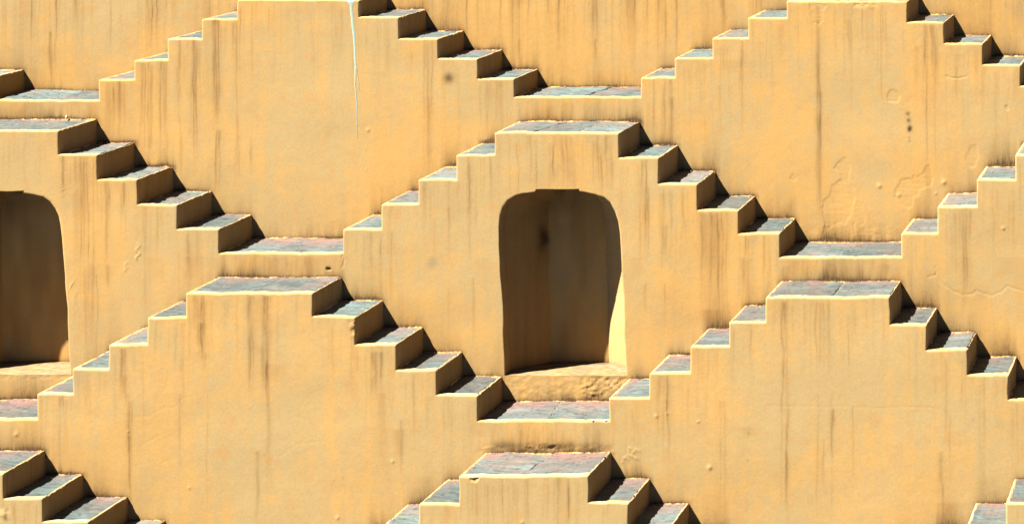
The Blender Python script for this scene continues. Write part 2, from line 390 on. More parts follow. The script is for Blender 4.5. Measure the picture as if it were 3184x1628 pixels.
# ------------------------------------------------------------------ rain streaks: (x, y0, y1, half width, strength)
def ST(y0, y1, w_, s_, *xs): return [(x, y0, y1, w_, s_) for x in xs]
STREAKS = {
 0: ST(-300, 260, 2.2, .62, 98, 174, 470, 489, 1391, 1591, 1612, 1737, 1846, 1974, 2047, 2068, 2106)
  + ST(-300, 235, 1.8, .42, 19, 48, 121, 204, 258, 346, 461, 514, 652, 1314, 1451, 1556, 1672, 1756, 1855, 1902, 1933, 1952, 1961, 2015, 2244, 2252, 2366, 2350)
  + ST(-300, 180, 1.6, .34, 230, 377, 542, 713, 1348, 1485, 1703, 1765, 2135, 2201, 3150, 3178, 1640, 286)
  + ST(-300, 240, 9, .30, 152, 230, 640, 615, 71, 1400, 1612, 1741, 1850, 1945, 1965, 2050, 2250, 2358)
  + ST(-300, 250, 16, .22, 2994, 3069, 3160, 480, 1330, 2190) + ST(95, 275, 2.4, .6, 157, 160) + ST(120, 190, 3.5, .5, 1852, 1613) + ST(-300, 20, 12, .4, 291, 2395),
 1: ST(58, 430, 7, .42, 669) + ST(60, 430, 2.2, .5, 664, 672, 680) + ST(25, 640, 3, .36, 735) + ST(125, 360, 5, .34, 554, 604) + ST(125, 600, 2, .36, 558, 601, 610)
  + ST(190, 560, 2, .36, 439, 448, 461, 467, 498, 510, 517) + ST(190, 300, 7, .26, 440, 505) + ST(250, 420, 2.2, .34, 333, 340, 352, 367, 386) + ST(250, 360, 9, .24, 338, 368)
  + ST(400, 640, 2.2, .42, 672, 684) + ST(400, 620, 6, .26, 676) + ST(420, 560, 2, .3, 744, 563, 781)
  + ST(125, 530, 3, .36, 1317, 1330, 1342) + ST(300, 545, 5, .42, 1334) + ST(185, 290, 2, .28, 1513) + ST(250, 355, 8, .36, 1552) + ST(250, 410, 2.2, .34, 1544, 1560)
  + ST(245, 420, 2, .26, 2033, 2067) + ST(245, 440, 6.5, .46, 2086) + ST(300, 330, 7, .3, 2086) + ST(120, 430, 2.4, .34, 2307) + ST(185, 210, 22, .2, 2280)
  + ST(15, 300, 6, .46, 2543) + ST(60, 730, 2.2, .44, 2541, 2549) + ST(280, 720, 5, .28, 2550) + ST(20, 400, 2, .3, 2648, 2739) + ST(60, 130, 4, .3, 2640)
  + ST(75, 240, 3.5, .46, 2879, 2901) + ST(80, 640, 2, .4, 2883, 2906) + ST(140, 330, 7, .26, 2851, 3034, 3055) + ST(205, 330, 2, .28, 2975, 3034, 3153, 3163)
  + ST(515, 650, 3, .22, 2890, 2880) + ST(-40, 210, 10, .2, 2700, 2430),
 2: ST(482, 650, 2.2, .42, 193, 199) + ST(482, 1100, 2, .36, 236, 249, 262, 274, 290) + ST(500, 800, 16, .30, 255) + ST(820, 1120, 10, .30, 285) + ST(850, 1150, 2, .32, 268, 302)
  + ST(562, 830, 5, .40, 331) + ST(820, 900, 5, .34, 336) + ST(565, 640, 2, .34, 386, 384) + ST(640, 830, 3, .26, 448, 485, 452) + ST(715, 860, 6, .28, 585, 613) + ST(800, 1000, 5, .2, 451, 588)
  + ST(718, 860, 5, .30, 1155) + ST(718, 840, 2, .34, 1186, 1217) + ST(720, 880, 3, .2, 1217) + ST(485, 740, 3, .42, 1460) + ST(560, 700, 7, .22, 1400, 1425, 1320, 1215) + ST(486, 640, 2.2, .3, 1497, 1525) + ST(640, 850, 4, .2, 1460, 1400)
  + ST(418, 590, 3.5, .44, 1721) + ST(418, 595, 3, .34, 1651, 1749, 1762) + ST(418, 490, 5, .46, 1861, 1886) + ST(480, 620, 2, .42, 1864, 1872) + ST(490, 610, 3, .26, 1890, 1905)
  + ST(495, 840, 2.4, .46, 1992, 2008) + ST(560, 820, 8, .24, 2000) + ST(580, 830, 2.4, .36, 2064, 2017) + ST(700, 800, 6, .30, 2070)
  + ST(655, 1010, 2.2, .38, 2182, 2210, 2232, 2247, 2260) + ST(660, 950, 12, .30, 2190, 2225, 2245) + ST(730, 920, 2.2, .36, 2316, 2328, 2375) + ST(800, 910, 5, .34, 2328, 2310)
  + ST(880, 1015, 3, .40, 2067) + ST(880, 960, 2.4, .34, 2005, 2012) + ST(960, 1010, 14, .36, 2195, 2235) + ST(860, 1100, 4, .2, 1398, 1472) + ST(830, 950, 2, .3, 1214)
  + ST(648, 990, 4, .34, 2994, 3004) + ST(655, 800, 2.2, .36, 3016, 2985) + ST(803, 850, 3, .22, *range(2452, 2790, 43)) + ST(806, 850, 16, .3, 2470, 2600, 2755)
  + ST(792, 835, 2, .2, *range(700, 1050, 31)) + ST(795, 840, 14, .2, 760, 960),
 3: ST(918, 1010, 5, .46, 604) + ST(920, 1130, 2.4, .46, 616, 624, 632) + ST(1000, 1090, 5, .5, 628) + ST(1090, 1150, 4, .3, 634) + ST(918, 1260, 5, .44, 775) + ST(918, 1240, 2.2, .4, 779, 788)
  + ST(1078, 1240, 4, .48, 380, 392) + ST(1160, 1230, 10, .34, 387) + ST(1152, 1210, 9, .34, 329) + ST(1230, 1260, 2, .3, 186, 195) + ST(1155, 1250, 3, .24, 246)
  + ST(918, 1260, 6, .36, 819, 831) + ST(920, 1640, 2.6, .36, 831, 838) + ST(1130, 1190, 22, .26, 855) + ST(1400, 1640, 4, .34, 800) + ST(1090, 1240, 3.5, .36, 1158, 1168, 1186) + ST(1075, 1130, 3, .3, 1160, 1190)
  + ST(1218, 1560, 7, .30, 398) + ST(1240, 1640, 2, .36, 402, 408) + ST(1350, 1400, 6, .34, 402) + ST(1220, 1640, 2, .22, 644, 560) + ST(1218, 1500, 8, .24, 1183, 1198) + ST(1300, 1500, 3.4, .36, 1248) + ST(1330, 1420, 12, .26, 1240)
  + ST(1163, 1225, 12, .40, 2060) + ST(1163, 1300, 3, .42, 2051, 2076) + ST(1240, 1440, 2.2, .3, 2061, 2076) + ST(1240, 1640, 2.6, .3, 2254, 2240) + ST(1390, 1420, 10, .26, 2070)
  + ST(930, 1640, 2.6, .40, 2432, 2448) + ST(935, 1000, 10, .30, 2430, 2540) + ST(935, 1160, 2.2, .32, 2536, 2549, 2561) + ST(932, 1180, 2.4, .48, 2580) + ST(975, 1200, 2, .3, 2639)
  + ST(1265, 1330, 3.4, .44, 2588) + ST(1360, 1510, 3.4, .44, 2561) + ST(1218, 1640, 2.2, .34, 2543, 2449, 2586) + ST(1400, 1640, 4, .28, 2449) + ST(1260, 1500, 2, .26, 2652) + ST(1405, 1520, 5, .46, 2926) + ST(1290, 1500, 2.2, .38, 2954) + ST(1500, 1640, 3, .3, 2930)
  + ST(1560, 1640, 26, .46, 2945) + ST(1322, 1352, 14, .4, 2327),
 4: ST(1484, 1640, 4, .34, 1634, 1734, 1765) + ST(1484, 1640, 9, .18, 1740, 1480) + ST(1484, 1640, 2, .3, 1469, 1479, 1563, 1640, 1890) + ST(1572, 1640, 8, .26, 1340, 1385) + ST(1555, 1640, 3, .3, 38, 2040),
}

def bake(i, X, Z, zt, zn):
    """stain channels on a tier's face: X, Z grids; zt own tread height, zn height of the tread at its foot"""
    px = (X - CAMX) / SS[i] + GX; py = (CAMZ - Z) / SS[i] + GY
    st = np.zeros(X.shape); wa = np.zeros(X.shape); gy = np.zeros(X.shape); so = np.zeros(X.shape)
    col = px[:, 0]
    L = list(STREAKS[i])
    # many faint hair lines starting at the lips
    r = np.random.default_rng(100 + i)
    for _ in range(260):
        x = r.uniform(-60, 3240)
        if i == 0: y0 = -300
        else:
            e, t = TIERS[i]; y0 = t[int(np.clip(np.searchsorted(e, x) - 1, 0, len(t) - 1))] + r.uniform(4, 30)
        L.append((x, y0, y0 + (520 if i == 0 else r.uniform(60, 330)), r.uniform(1.2, 2.4), r.uniform(.06, .22)))
    for x, y0, y1, wd, s in L:
        a, b_ = np.searchsorted(col, (x - 4 * wd - 8, x + 4 * wd + 8))
        if b_ <= a: continue
        sx, sy = px[a:b_], py[a:b_]
        wob = 3.0 * vn(sy / 85 + x, x * .37, 7) + 1.0 * vn(sy / 17, x * .71, 8)
        wid = wd * (1 + .35 * vn(sy / 60, x * .13, 9))
        f = np.exp(-((sx - x - wob) / (wid * 1.05)) ** 2)
        fade = sst(y0 - 3, y0 + 8, sy) * (1 - sst(y0 + .45 * (y1 - y0), y1 + 25, sy))
        fade = fade * (.72 + .38 * vn(sy / 48, x * .57, 10))
        (wa if wd > 7.5 else st)[a:b_] += 1.25 * s * f * fade
        wa[a:b_] += .6 * s * np.exp(-((sx - x - wob) / (wid * 2.6 + 3)) ** 2) * fade
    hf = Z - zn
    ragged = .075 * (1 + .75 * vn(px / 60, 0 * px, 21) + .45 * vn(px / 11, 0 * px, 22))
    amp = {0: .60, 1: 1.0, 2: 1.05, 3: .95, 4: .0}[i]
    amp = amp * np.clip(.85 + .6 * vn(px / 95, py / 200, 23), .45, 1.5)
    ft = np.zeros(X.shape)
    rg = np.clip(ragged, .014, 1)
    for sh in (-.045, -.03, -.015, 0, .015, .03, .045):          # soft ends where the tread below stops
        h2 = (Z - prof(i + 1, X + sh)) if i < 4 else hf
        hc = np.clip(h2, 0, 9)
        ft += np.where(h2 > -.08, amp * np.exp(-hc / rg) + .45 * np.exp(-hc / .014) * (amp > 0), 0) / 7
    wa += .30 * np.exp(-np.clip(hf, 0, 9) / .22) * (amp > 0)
    # drips right under the lips
    if i > 0:
        dt = zt - Z
        wa += .22 * np.exp(-np.clip(dt, 0, 9) / .10) * (vn(px / 14, 0 * px, 31) > .1)
    for x, y, rr, s, ch in SOFT[i]:
        k = (np.abs(px - x) < 3 * rr) & (np.abs(py - y) < 3 * rr)
        if k.any():
            d2 = ((px[k] - x) ** 2 + (py[k] - y) ** 2) / rr ** 2
            if rr < 8: d2 = d2 * (1 + .8 * vn(px[k] / 2.5, py[k] / 2.5, 41))
            (gy if ch == 'grey' else so)[k] += s * np.exp(-d2 * (1 if rr > 12 else 1.6))
    if i == 2: wa += .25 * sst(0, 1, vn(px / 60, py / 160, 55)) * (py > 800)
    pale = np.full(X.shape, {0: .18, 1: .20, 2: .26, 3: .36, 4: .95}[i])
    return dict(streak=np.clip(st, 0, 1), wash_shade=np.clip(wa, 0, 1), foot=np.clip(ft, 0, 1), grey=np.clip(gy, 0, 1), stain_shade=np.clip(so, 0, 1), pale=pale)

# ------------------------------------------------------------------ niches (outlines on tier 2, survey units)
NR = [(1802,590.5),(1803,597),(1818,599),(1849,605.4),(1880,616),(1899,632),(1914,658),(1924,689.5),(1928.5,727),(1931,773.5),(1932,810),(1934.6,862),(1939,940),(1942,1033),(1945,1111),(1946,1166)]
NL = [(1665,589.9),(1664,597),(1640,600),(1620,603.5),(1600,610),(1578,624),(1562.6,646),(1555,674),(1552.7,711),(1554,773.5),(1556.4,810),(1559.5,878),(1564,955.6),(1569,1080),(1571,1166)]
LR = [(72,595),(74,601),(103,605.5),(134,615),(156,630),(171,649),(182,674),(188,702),(193,742),(196,789),(198,816),(204,893),(210,955.6),(212,1018),(215,1080),(219.5,1142),(221,1163)]
LL = [(a - 1734, b + (5 if b < 1000 else -3)) for a, b in NL]
NICHES = [dict(left=NL, right=NR, floor=1166, inl=92, inr=98, block=1), dict(left=LL, right=LR, floor=1163, inl=90, inr=58, block=0)]
NDEP = .352 * F / 4780

def resample(P, n):
    P = np.asarray(P, float)
    d = np.concatenate([[0], np.cumsum(np.hypot(*np.diff(P, axis=0).T))])
    t = np.linspace(0, d[-1], n)
    return np.stack([np.interp(t, d, P[:, 0]), np.interp(t, d, P[:, 1])], 1)

# ------------------------------------------------------------------ build one tier
FX0, FX1 = -70, 3260                       # fine grid only where the photograph looks
def lines_x(i, ex):
    out = [ex[0]]; ids = [0]
    off = np.array([.0025, .006, .011, RAD])
    lo, hi = ux(i, FX0), ux(i, FX1)
    for a, b in zip(ex[:-1], ex[1:]):
        m0, m1 = a + RAD, b - RAD
        brk = [m0] + [q for q in (lo, hi) if m0 + .02 < q < m1 - .02] + [m1]
        mid = []
        for p, q in zip(brk[:-1], brk[1:]):
            st = .0098 if (p >= lo - .3 and q <= hi + .3) else .06
            k = max(1, int(round((q - p) / st))); mid += list(np.linspace(p, q, k + 1)[1:])
        out += list(a + off) + mid + list(b - off[::-1][1:]) + [b]
        ids.append(len(out) - 1)
    return np.array(out), ids

def lines_z(i, tz, zlo, zhi):
    pts = sorted(set(np.round(tz, 5)))
    out = []
    fl = uz(i, 1650); fh = uz(i, -12)
    offs = [.0025, .006, .011, RAD]
    ks = [zlo] + [p for p in pts if p > zlo] + ([zhi] if zhi > max(pts) + .01 else [])
    for a, b in zip(ks[:-1], ks[1:]):
        g = b - a
        if g > .05:
            brk = [a] + [q for q in (fl, fh) if a + .03 < q < b - .03] + [b - RAD]
            for p, q in zip(brk[:-1], brk[1:]):
                st = .0125 if (p >= fl - .02 and q <= fh + .02) else .06
                k = max(1, int(round((q - p) / st))); out += list(np.linspace(p, q, k + 1)[:-1])
            out += [b - o for o in offs[::-1]]
        else:
            k = max(1, int(round(g / .006))); out += list(np.linspace(a, b, k + 1)[:-1])
    out.append(ks[-1])
    return np.array(out)

def build_tier(i, cuts, labels, names):
    y0, D = YY[i], DD[i]
    if i == 0:
        e, t = [-2000, 5000], [-760]
    else: e, t = TIERS[i]
    ex = ux(i, e); tz = np.round(uz(i, t), 5)
    zlo = (uz(i, 2200) if i == 4 else min(prof(i + 1, np.linspace(ex[0], ex[-1], 4000)).min() - .08, 99))
    if i == 4: zlo = -.03
    XL, ids = lines_x(i, ex)
    ZL = lines_z(i, tz, zlo, max(tz))
    nx, nz = len(XL), len(ZL)
    X, Z = np.meshgrid(XL, ZL, indexing='ij')
    seg = np.clip(np.searchsorted(ex, XL, side='right') - 1, 0, len(t) - 1)
    ktop = [int(np.argmin(np.abs(ZL - q))) for q in tz]
    # rounded arrises
    A = np.zeros(X.shape); B = np.zeros(X.shape); Cc = np.zeros(X.shape); SX = np.zeros(X.shape)
    for s in range(len(t)):
        xi = slice(ids[s], ids[s + 1] + 1)
        zz = ZL[None, :]; b_ = np.clip(RAD - (tz[s] - zz), 0, RAD) * (zz <= tz[s] + 1e-6)
        B[xi] = np.maximum(B[xi], np.broadcast_to(b_, B[xi].shape))
    for s in range(1, len(t)):
        x0 = ex[s]; lo_, hi_ = sorted((tz[s - 1], tz[s]))
        side = 1 if tz[s] > tz[s - 1] else -1        # solid side
        dx = (X - x0) * side
        k = (dx > -1e-6) & (dx < RAD) & (Z >= lo_ - 1e-6) & (Z <= hi_ + 1e-6)
        A[k] = np.maximum(A[k], RAD - dx[k]); SX[k] = side
        k = (dx > -1e-6) & (dx < RAD) & (Z < lo_) & (Z > lo_ - RAD)
        Cc[k] = np.maximum(Cc[k], RAD - np.hypot(dx[k], lo_ - Z[k]))
        # the riser column itself must not carry the neighbour's top rounding above the tread
    # B only counts on the tread that owns the vertex column (shared riser lines take the taller one)
    for s in range(1, len(t)):
        c = ids[s]; lo_, hi_ = sorted((tz[s - 1], tz[s]))
        zz = ZL
        bb = np.clip(RAD - (hi_ - zz), 0, RAD) * (zz <= hi_ + 1e-6)
        bl = np.clip(RAD - (lo_ - zz), 0, RAD) * (zz <= lo_ + 1e-6)
        B[c] = np.where(zz > lo_ + 1e-6, bb, bl)
        A[c] = np.where(zz <= lo_ + 1e-6, 0, A[c])
    q = np.hypot(A, B); over = q > RAD
    f = np.where(over, RAD / np.maximum(q, 1e-9), 1)
    PX = X + np.where(over, (A - A * f) * SX, 0); PZ = Z - np.where(over, B - B * f, 0)
    qq = np.minimum(np.maximum(q, Cc), RAD)
    YO = RAD - np.sqrt(np.maximum(RAD ** 2 - qq ** 2, 0))
    wx, wz = warp(i, PX, PZ)
    H = relief(i, PX, PZ)
    # chipped arrises
    chip = np.clip(fbm(PX / .05, PZ / .05, 90 + i, 3) - .28, 0, 1) * (qq / RAD) ** 2 * .02
    V = np.stack([PX + wx, y0 + YO + H + chip, PZ + wz - chip * (B > 0) * .5], -1)
    zt = tz[seg][:, None] + 0 * Z
    zn = (prof(i + 1, XL)[:, None] + 0 * Z) if i < 4 else np.full(Z.shape, zlo)
    at = bake(i, X, Z, zt, zn)
    # cells that are really built: below own edge, above the foot
    cxm = (XL[:-1] + XL[1:]) / 2; cs = np.clip(np.searchsorted(ex, cxm) - 1, 0, len(t) - 1)
    keep = (ZL[None, 1:] <= tz[cs][:, None] + 1e-6)
    if i < 4:
        foot = np.minimum(np.minimum(prof(i + 1, cxm - .03), prof(i + 1, cxm + .03)), prof(i + 1, cxm))
        keep &= ZL[None, 1:] > foot[:, None] - .05
    holes = []
    if i == 2:
        for nd in NICHES:
            P = np.array(nd['left'] + nd['right'])
            xa, xb = ux(i, P[:, 0].min() - 24), ux(i, P[:, 0].max() + 24)
            zb, ztop_ = uz(i, nd['floor']), uz(i, P[:, 1].min() - 22)
            ia, ib = np.argmin(np.abs(XL - xa)), np.argmin(np.abs(XL - xb))
            ja, jb = np.argmin(np.abs(ZL - zb)), np.argmin(np.abs(ZL - ztop_))
            keep[ia:ib, ja:jb] = False
            holes.append((nd, ia, ib, ja, jb))
    I = np.arange(nx * nz).reshape(nx, nz)
    quads = np.stack([I[:-1, :-1], I[1:, :-1], I[1:, 1:], I[:-1, 1:]], -1)
    roots = []
    bounds = [0] + [ids[e.index(c)] for c in cuts] + [nx - 1]
    for bi, (a, b_) in enumerate(zip(bounds[:-1], bounds[1:])):
        qs = quads[a:b_][keep[a:b_]]
        org = np.array([(max(XL[a], ux(i, -400)) + min(XL[b_], ux(i, 3600))) / 2, y0, V[..., 2].reshape(-1)[qs].min()])
        grp = None if i == 0 else 'stepped stair blocks of the stepwell'
        root = thing('retaining_wall' if i == 0 else 'stair_block', labels[bi], 'wall' if i == 0 else 'staircase', org, grp)
        Vw = V.reshape(-1, 3); aw = {k: v.reshape(-1) for k, v in at.items()}
        extraV = []; extraQ = []; extraA = {k: [] for k in aw}
        base = nx * nz
        for nd, ia, ib, ja, jb in holes:
            if nd['block'] != bi: continue
            # ring of quads between the square cut in the grid and the arched opening
            ob = [(ia, j) for j in range(ja, jb + 1)] + [(k, jb) for k in range(ia + 1, ib + 1)] + [(ib, j) for j in range(jb - 1, ja - 1, -1)]
            oi_ = np.array([I[p] for p in ob]); n = len(ob)
            path = list(reversed(nd['left'])) + nd['right']
            inn = resample([(ux(i, p), uz(i, q_)) for p, q_ in path], n)
            inn[0, 1] = inn[-1, 1] = ZL[ja]
            wxx, wzz = warp(i, inn[:, 0], inn[:, 1])
            inW = np.stack([inn[:, 0] + wxx, y0 + relief(i, inn[:, 0], inn[:, 1]) + .007, inn[:, 1] + wzz], 1)
            outW = Vw[oi_]
            nd['front'] = inW; nd['ja'] = ja; nd['org'] = org; nd['root'] = root
            ts = [.2, .4, .58, .74, .86, .94, .985, 1.]
            prev = oi_
            for tt in ts:
                ring = outW * (1 - tt) + inW * tt
                if tt < .97: ring[:, 1] = y0 + relief(i, ring[:, 0], ring[:, 2]) 
                elif tt < 1: ring[:, 1] -= .004
                ring[[0, -1], 2] = outW[[0, -1], 2] * (1 - tt) + inW[[0, -1], 2] * tt
                idx = base + np.arange(n); base += n
                extraV.append(ring)
                ii_ = np.clip(np.searchsorted(XL, ring[:, 0]), 0, nx - 1); jj_ = np.clip(np.searchsorted(ZL, ring[:, 2]), 0, nz - 1)
                for k in aw: extraA[k].append(aw[k][ii_ * nz + jj_])
                extraQ.append(np.stack([prev[:-1], idx[:-1], idx[1:], prev[1:]], 1)); prev = idx
        if extraV:
            Vw = np.concatenate([Vw] + extraV); qs = np.concatenate([qs.reshape(-1, 4)] + extraQ)
            aw = {k: np.concatenate([aw[k]] + extraA[k]) for k in aw}
        u, inv = np.unique(qs.reshape(-1), return_inverse=True)
        ob_ = obj_mesh('wall', Vw[u], inv.reshape(-1, 4), M_PL, root, org, {k: v[u] for k, v in aw.items()})
        roots.append((root, org))
        if i == 0: continue
        # steps and landings
        for s in range(len(t)):
            if ids[s] < a or ids[s + 1] > b_: continue
            off = (e[s + 1] < -330 or e[s] > 3500)
            lx = s > 0 and tz[s - 1] < tz[s]; rx = s < len(t) - 1 and tz[s + 1] < tz[s]
            path = []
            if lx: path += [(ids[s], k) for k in range(ktop[s - 1], ktop[s])]
            nL = len(path)
            path += [(k, ktop[s]) for k in range(ids[s], ids[s + 1] + 1)]
            nT = len(path) - nL
            if rx: path += [(ids[s + 1], k) for k in range(ktop[s] - 1, ktop[s + 1] - 1, -1)]
            P0 = np.array([V[p] for p in path])
            back = D + .03
            if off: rows = np.array([0, .03, .08, .25, back])
            else: rows = np.concatenate([[0, .006, .012], np.linspace(.02, back, 46)])
            yb = P0[:, 1] - y0
            Y = yb[None] + (back - yb[None]) * (rows[:, None] / back)
            Xp = np.repeat(P0[None, :, 0], len(rows), 0); Zp = np.repeat(P0[None, :, 2], len(rows), 0)
            isT = np.zeros(len(path), bool); isT[nL:nL + nT] = True
            if not off:
                # rim: the slate lies sunk between ragged plaster margins
                xw = Xp
                dl = np.where(lx, xw - ex[s], 1e9 if not lx else 0); dr = ex[s + 1] - xw
                dl = xw - ex[s]
                rl = .030 if lx else .002; rr_ = .020 if rx else .002
                frim = .062 + .024 * ((s * 37 + i * 13) % 10) / 10 + .016 * vn(xw / .17, xw * 0 + s, 260 + i)
                m = np.minimum.reduce([(dl - rl), (dr - rr_), (Y - frim - RAD), (D - .010 - Y)])
                rag = .010 * fbm(xw / .07, Y / .07, 200 + 31 * i + s, 4, .62) + .010 * np.clip(vn(xw / .16, Y / .13, 300 + s), 0, 1)
                m = sst(-.004, .006, m + rag)
                ridge = .0022 * fbm(xw / .05, Y / .05, 210 + s, 3) + .0035 * np.clip(fbm(xw / .03, Y / .02, 215 + s, 3), 0, 1) * sst(D - .05, D - .015, Y)
                Zp = np.where(isT[None], Zp + ridge * np.clip(Y / .03, 0, 1) - .022 * m, Zp)
                # the risers run down past the slate they stand on
                if lx: Zp[3:, 0] -= .05
                if rx: Zp[3:, -1] -= .05
                # nibbled side arris
                cc = np.clip(fbm(Y / .045, Zp * 0 + s, 220 + i, 4, .6) - .12, 0, 1) * .030
                near = np.zeros(Xp.shape)
                if rx: near = np.maximum(near, np.exp(-((xw - ex[s + 1]) / .016) ** 2) * np.exp(-((Zp - tz[s]) / .020) ** 2))
                if lx: near = np.maximum(near, .6 * np.exp(-((xw - ex[s]) / .016) ** 2) * np.exp(-((Zp - tz[s]) / .020) ** 2))
                near = near * sst(.01, .06, Y)
                Zp = Zp - cc * near
                Xp = Xp - cc * near * (1 if rx else -1) * .7
                # hand-trowelled risers
                rz = (~isT)[None] * sst(.0, .08, Y)
                Xp = Xp + rz * (.004 * fbm(Y / .16, Zp / .13, 230 + s, 3))
            VV = np.stack([Xp, y0 + Y, Zp], -1).reshape(-1, 3)
            nm = 'landing' if (e[s + 1] - e[s]) > 250 else 'step'
            # dirt on the shaded risers: faint runs from the lip, grime at the foot
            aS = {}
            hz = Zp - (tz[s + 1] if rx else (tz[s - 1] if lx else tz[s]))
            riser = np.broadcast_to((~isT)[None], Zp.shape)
            aS['wash_shade'] = riser * (.30 * np.exp(-np.clip(tz[s] - Zp, 0, 1) / .12) * (vn(Y / .04, 0 * Y, 240 + s) > 0) + .2)
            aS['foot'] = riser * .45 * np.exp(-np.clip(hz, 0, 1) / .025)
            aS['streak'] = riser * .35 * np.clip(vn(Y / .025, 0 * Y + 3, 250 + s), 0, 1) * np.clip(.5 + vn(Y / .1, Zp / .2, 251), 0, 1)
            tp = np.broadcast_to(isT[None], Zp.shape)
            aS['lit_cream'] = .62 * tp * np.clip(.48 + 1.5 * fbm(Xp / .14, Y / .06, 270 + s, 3), 0, 1) * (Y < D - .05) * sst(.004, .012, Y)  # tread tops paler in patches: their sunlit cream put into the colour
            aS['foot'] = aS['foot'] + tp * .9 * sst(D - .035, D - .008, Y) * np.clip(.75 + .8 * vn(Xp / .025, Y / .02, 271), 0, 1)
            aS['pale'] = np.full(Zp.shape, {1: 0., 2: .1, 3: .2, 4: .35}[i])
            st = obj_mesh(nm, VV, grid_quads(len(rows), len(path), True), M_PL, root, org, {k: v.reshape(-1) for k, v in aS.items()})
            if off: continue
            # slate on the tread
            cnt = 1 if nm == 'step' else {(1, 3): 2, (1, 13): 2, (1, 18): 3, (2, 2): 3, (2, 7): 1, (2, 12): 3, (3, 2): 2, (3, 7): 2, (3, 17): 2, (3, 12): 2, (4, 11): 2}.get((i, s), 2)
            xa, xb = ex[s] + (.018 if lx else -.004), ex[s + 1] - (.016 if rx else -.004)
            jr = np.random.default_rng(1000 + 50 * i + s)
            cuts_ = [0] + sorted([(k + jr.uniform(-.12, .12)) / cnt for k in range(1, cnt)]) + [1]
            sl = [0] + [jr.uniform(-.10, .22) for _ in range(cnt - 1)] + [0]
            for c in range(cnt):
                nu = max(12, int((xb - xa) * (cuts_[c + 1] - cuts_[c]) / .011)); nv = 44
                v = np.linspace(.034, D + .012, nv)[None, :]
                def jx(k): 
                    if k in (0, cnt): return xa + (xb - xa) * cuts_[k] + 0 * v
                    return xa + (xb - xa) * cuts_[k] + sl[k] * (v - D / 2) + .014 * fbm(v / .12, v * 0 + k, 400 + s + i * 40, 4, .6)
                g = .0022
                l_, r_ = jx(c) + (g if c else 0), jx(c + 1) - (g if c < cnt - 1 else 0)
                u_ = np.linspace(0, 1, nu)[:, None]
                SXx = l_ + (r_ - l_) * u_; SY = v + 0 * SXx
                sd = 500 + 60 * i + 3 * s + c
                # cleft bedding: terraces a few millimetres high that run along the length of the stone
                ang = jr.uniform(-.35, .75); ca, sa = math.cos(ang), math.sin(ang)
                qa, qb = SXx * ca + SY * sa, SY * ca - SXx * sa
                tn = fbm(qa / .40 + .3 * vn(qb / .1, qa / .3, sd), qb / .14, sd, 4, .55) * 2.2
                fl_ = np.floor(tn); fr = tn - fl_
                ter = (fl_ + sst(.80, 1.0, fr)) * .0068
                crk = np.exp(-((fr - .90) / .055) ** 2) * (vn(SXx / .12, SY / .05, sd + 9) > -.05) * .8
                tilt = jr.uniform(-.008, .008) * (u_ - .5)
                SZ = tz[s] - .0065 + np.clip(ter, -.011, .009) + .0016 * fbm(SXx / .05, SY / .03, sd + 3, 3) + tilt
                edge = np.minimum(u_ * (r_ - l_), (1 - u_) * (r_ - l_)) if cnt > 1 else 1 + 0 * SXx
                SZ = SZ - .004 * np.exp(-edge / .006)
                wxs, wzs = warp(i, SXx, SZ); SXw = SXx + wxs; SZw = SZ + wzs
                top = np.stack([SXw, y0 + SY, SZw], -1)
                dust = .95 * np.exp(-np.clip(D - SY, 0, 1) / np.clip(.10 + .12 * vn(SXx / .2, SXx * 0, sd + 4), .02, 1)) + .35 * np.exp(-np.clip(SY - .05, 0, 1) / .03)
                if (i, s) in ((2, 7), (3, 12), (4, 11), (3, 2), (1, 8), (3, 14), (2, 9), (2, 14)):
                    dust = dust + .85 * np.exp(-np.clip(D - SY, 0, 1) / (.30 + .22 * vn(SXx / .25, SY / .2, sd + 6)).clip(.06, 1)) * np.clip(.75 + .6 * fbm(qa / .2, qb / .05, sd + 7, 4), 0, 1)
                if lx: dust = dust + .2 * np.exp(-(SXx - ex[s]) / .05)
                # skirt
                per = [(k, 0) for k in range(nu)] + [(nu - 1, k) for k in range(1, nv)] + [(k, nv - 1) for k in range(nu - 2, -1, -1)] + [(0, k) for k in range(nv - 2, 0, -1)]
                pi_ = np.array([a_ * nv + b2 for a_, b2 in per])
                tv = top.reshape(-1, 3); low = tv[pi_].copy(); low[:, 2] -= .028
                li = len(tv) + np.arange(len(per))
                Q = np.concatenate([grid_quads(nu, nv), np.stack([pi_, li, np.roll(li, -1), np.roll(pi_, -1)], 1)])
                pad = np.zeros(len(per))
                obj_mesh('slab', np.concatenate([tv, low]), Q, M_SL, st, org * 0 + org, {'dust': np.concatenate([np.clip(dust, 0, 1).reshape(-1), pad]), 'crack': np.concatenate([np.clip(crk, 0, 1).reshape(-1), pad])})
    return roots

L0 = build_tier(0, [], ['plain ochre wall streaked with dark rain lines, behind the topmost row of stairs'], None)
L1 = build_tier(1, [304, 1991], [
    'ochre stair end with slate landing at the far upper left of the topmost row',
    'ochre stepped stair block with a pale blue paint run down its face',
    'ochre stepped stair block at upper right with flaked plaster patches on its face'], None)
L2 = build_tier(2, [1066, 2803], [
    'ochre stepped stair block with the half visible dark niche at the left edge',
    'ochre stepped stair block with a whole arched niche in its face, centre of the picture',
    'ochre stairs rising towards the right edge with a wavy crack in the plaster, no niche'], None)
L3 = build_tier(3, [115, 1894], [
    'short slate landing at the left edge just below the half visible niche',
    'broad ochre stepped stair block left of the centre niche, rain stained, third row down',
    'broad ochre stepped stair block right of the centre niche, third row down'], None)
L4 = build_tier(4, [930, 2740], [
    'ochre stairs going down in the bottom left corner with three dark slate treads',
    'greyish stepped stair block cut off by the bottom edge, below the centre niche',
    'small piece of stairs with two slate treads in the bottom right corner'], None)

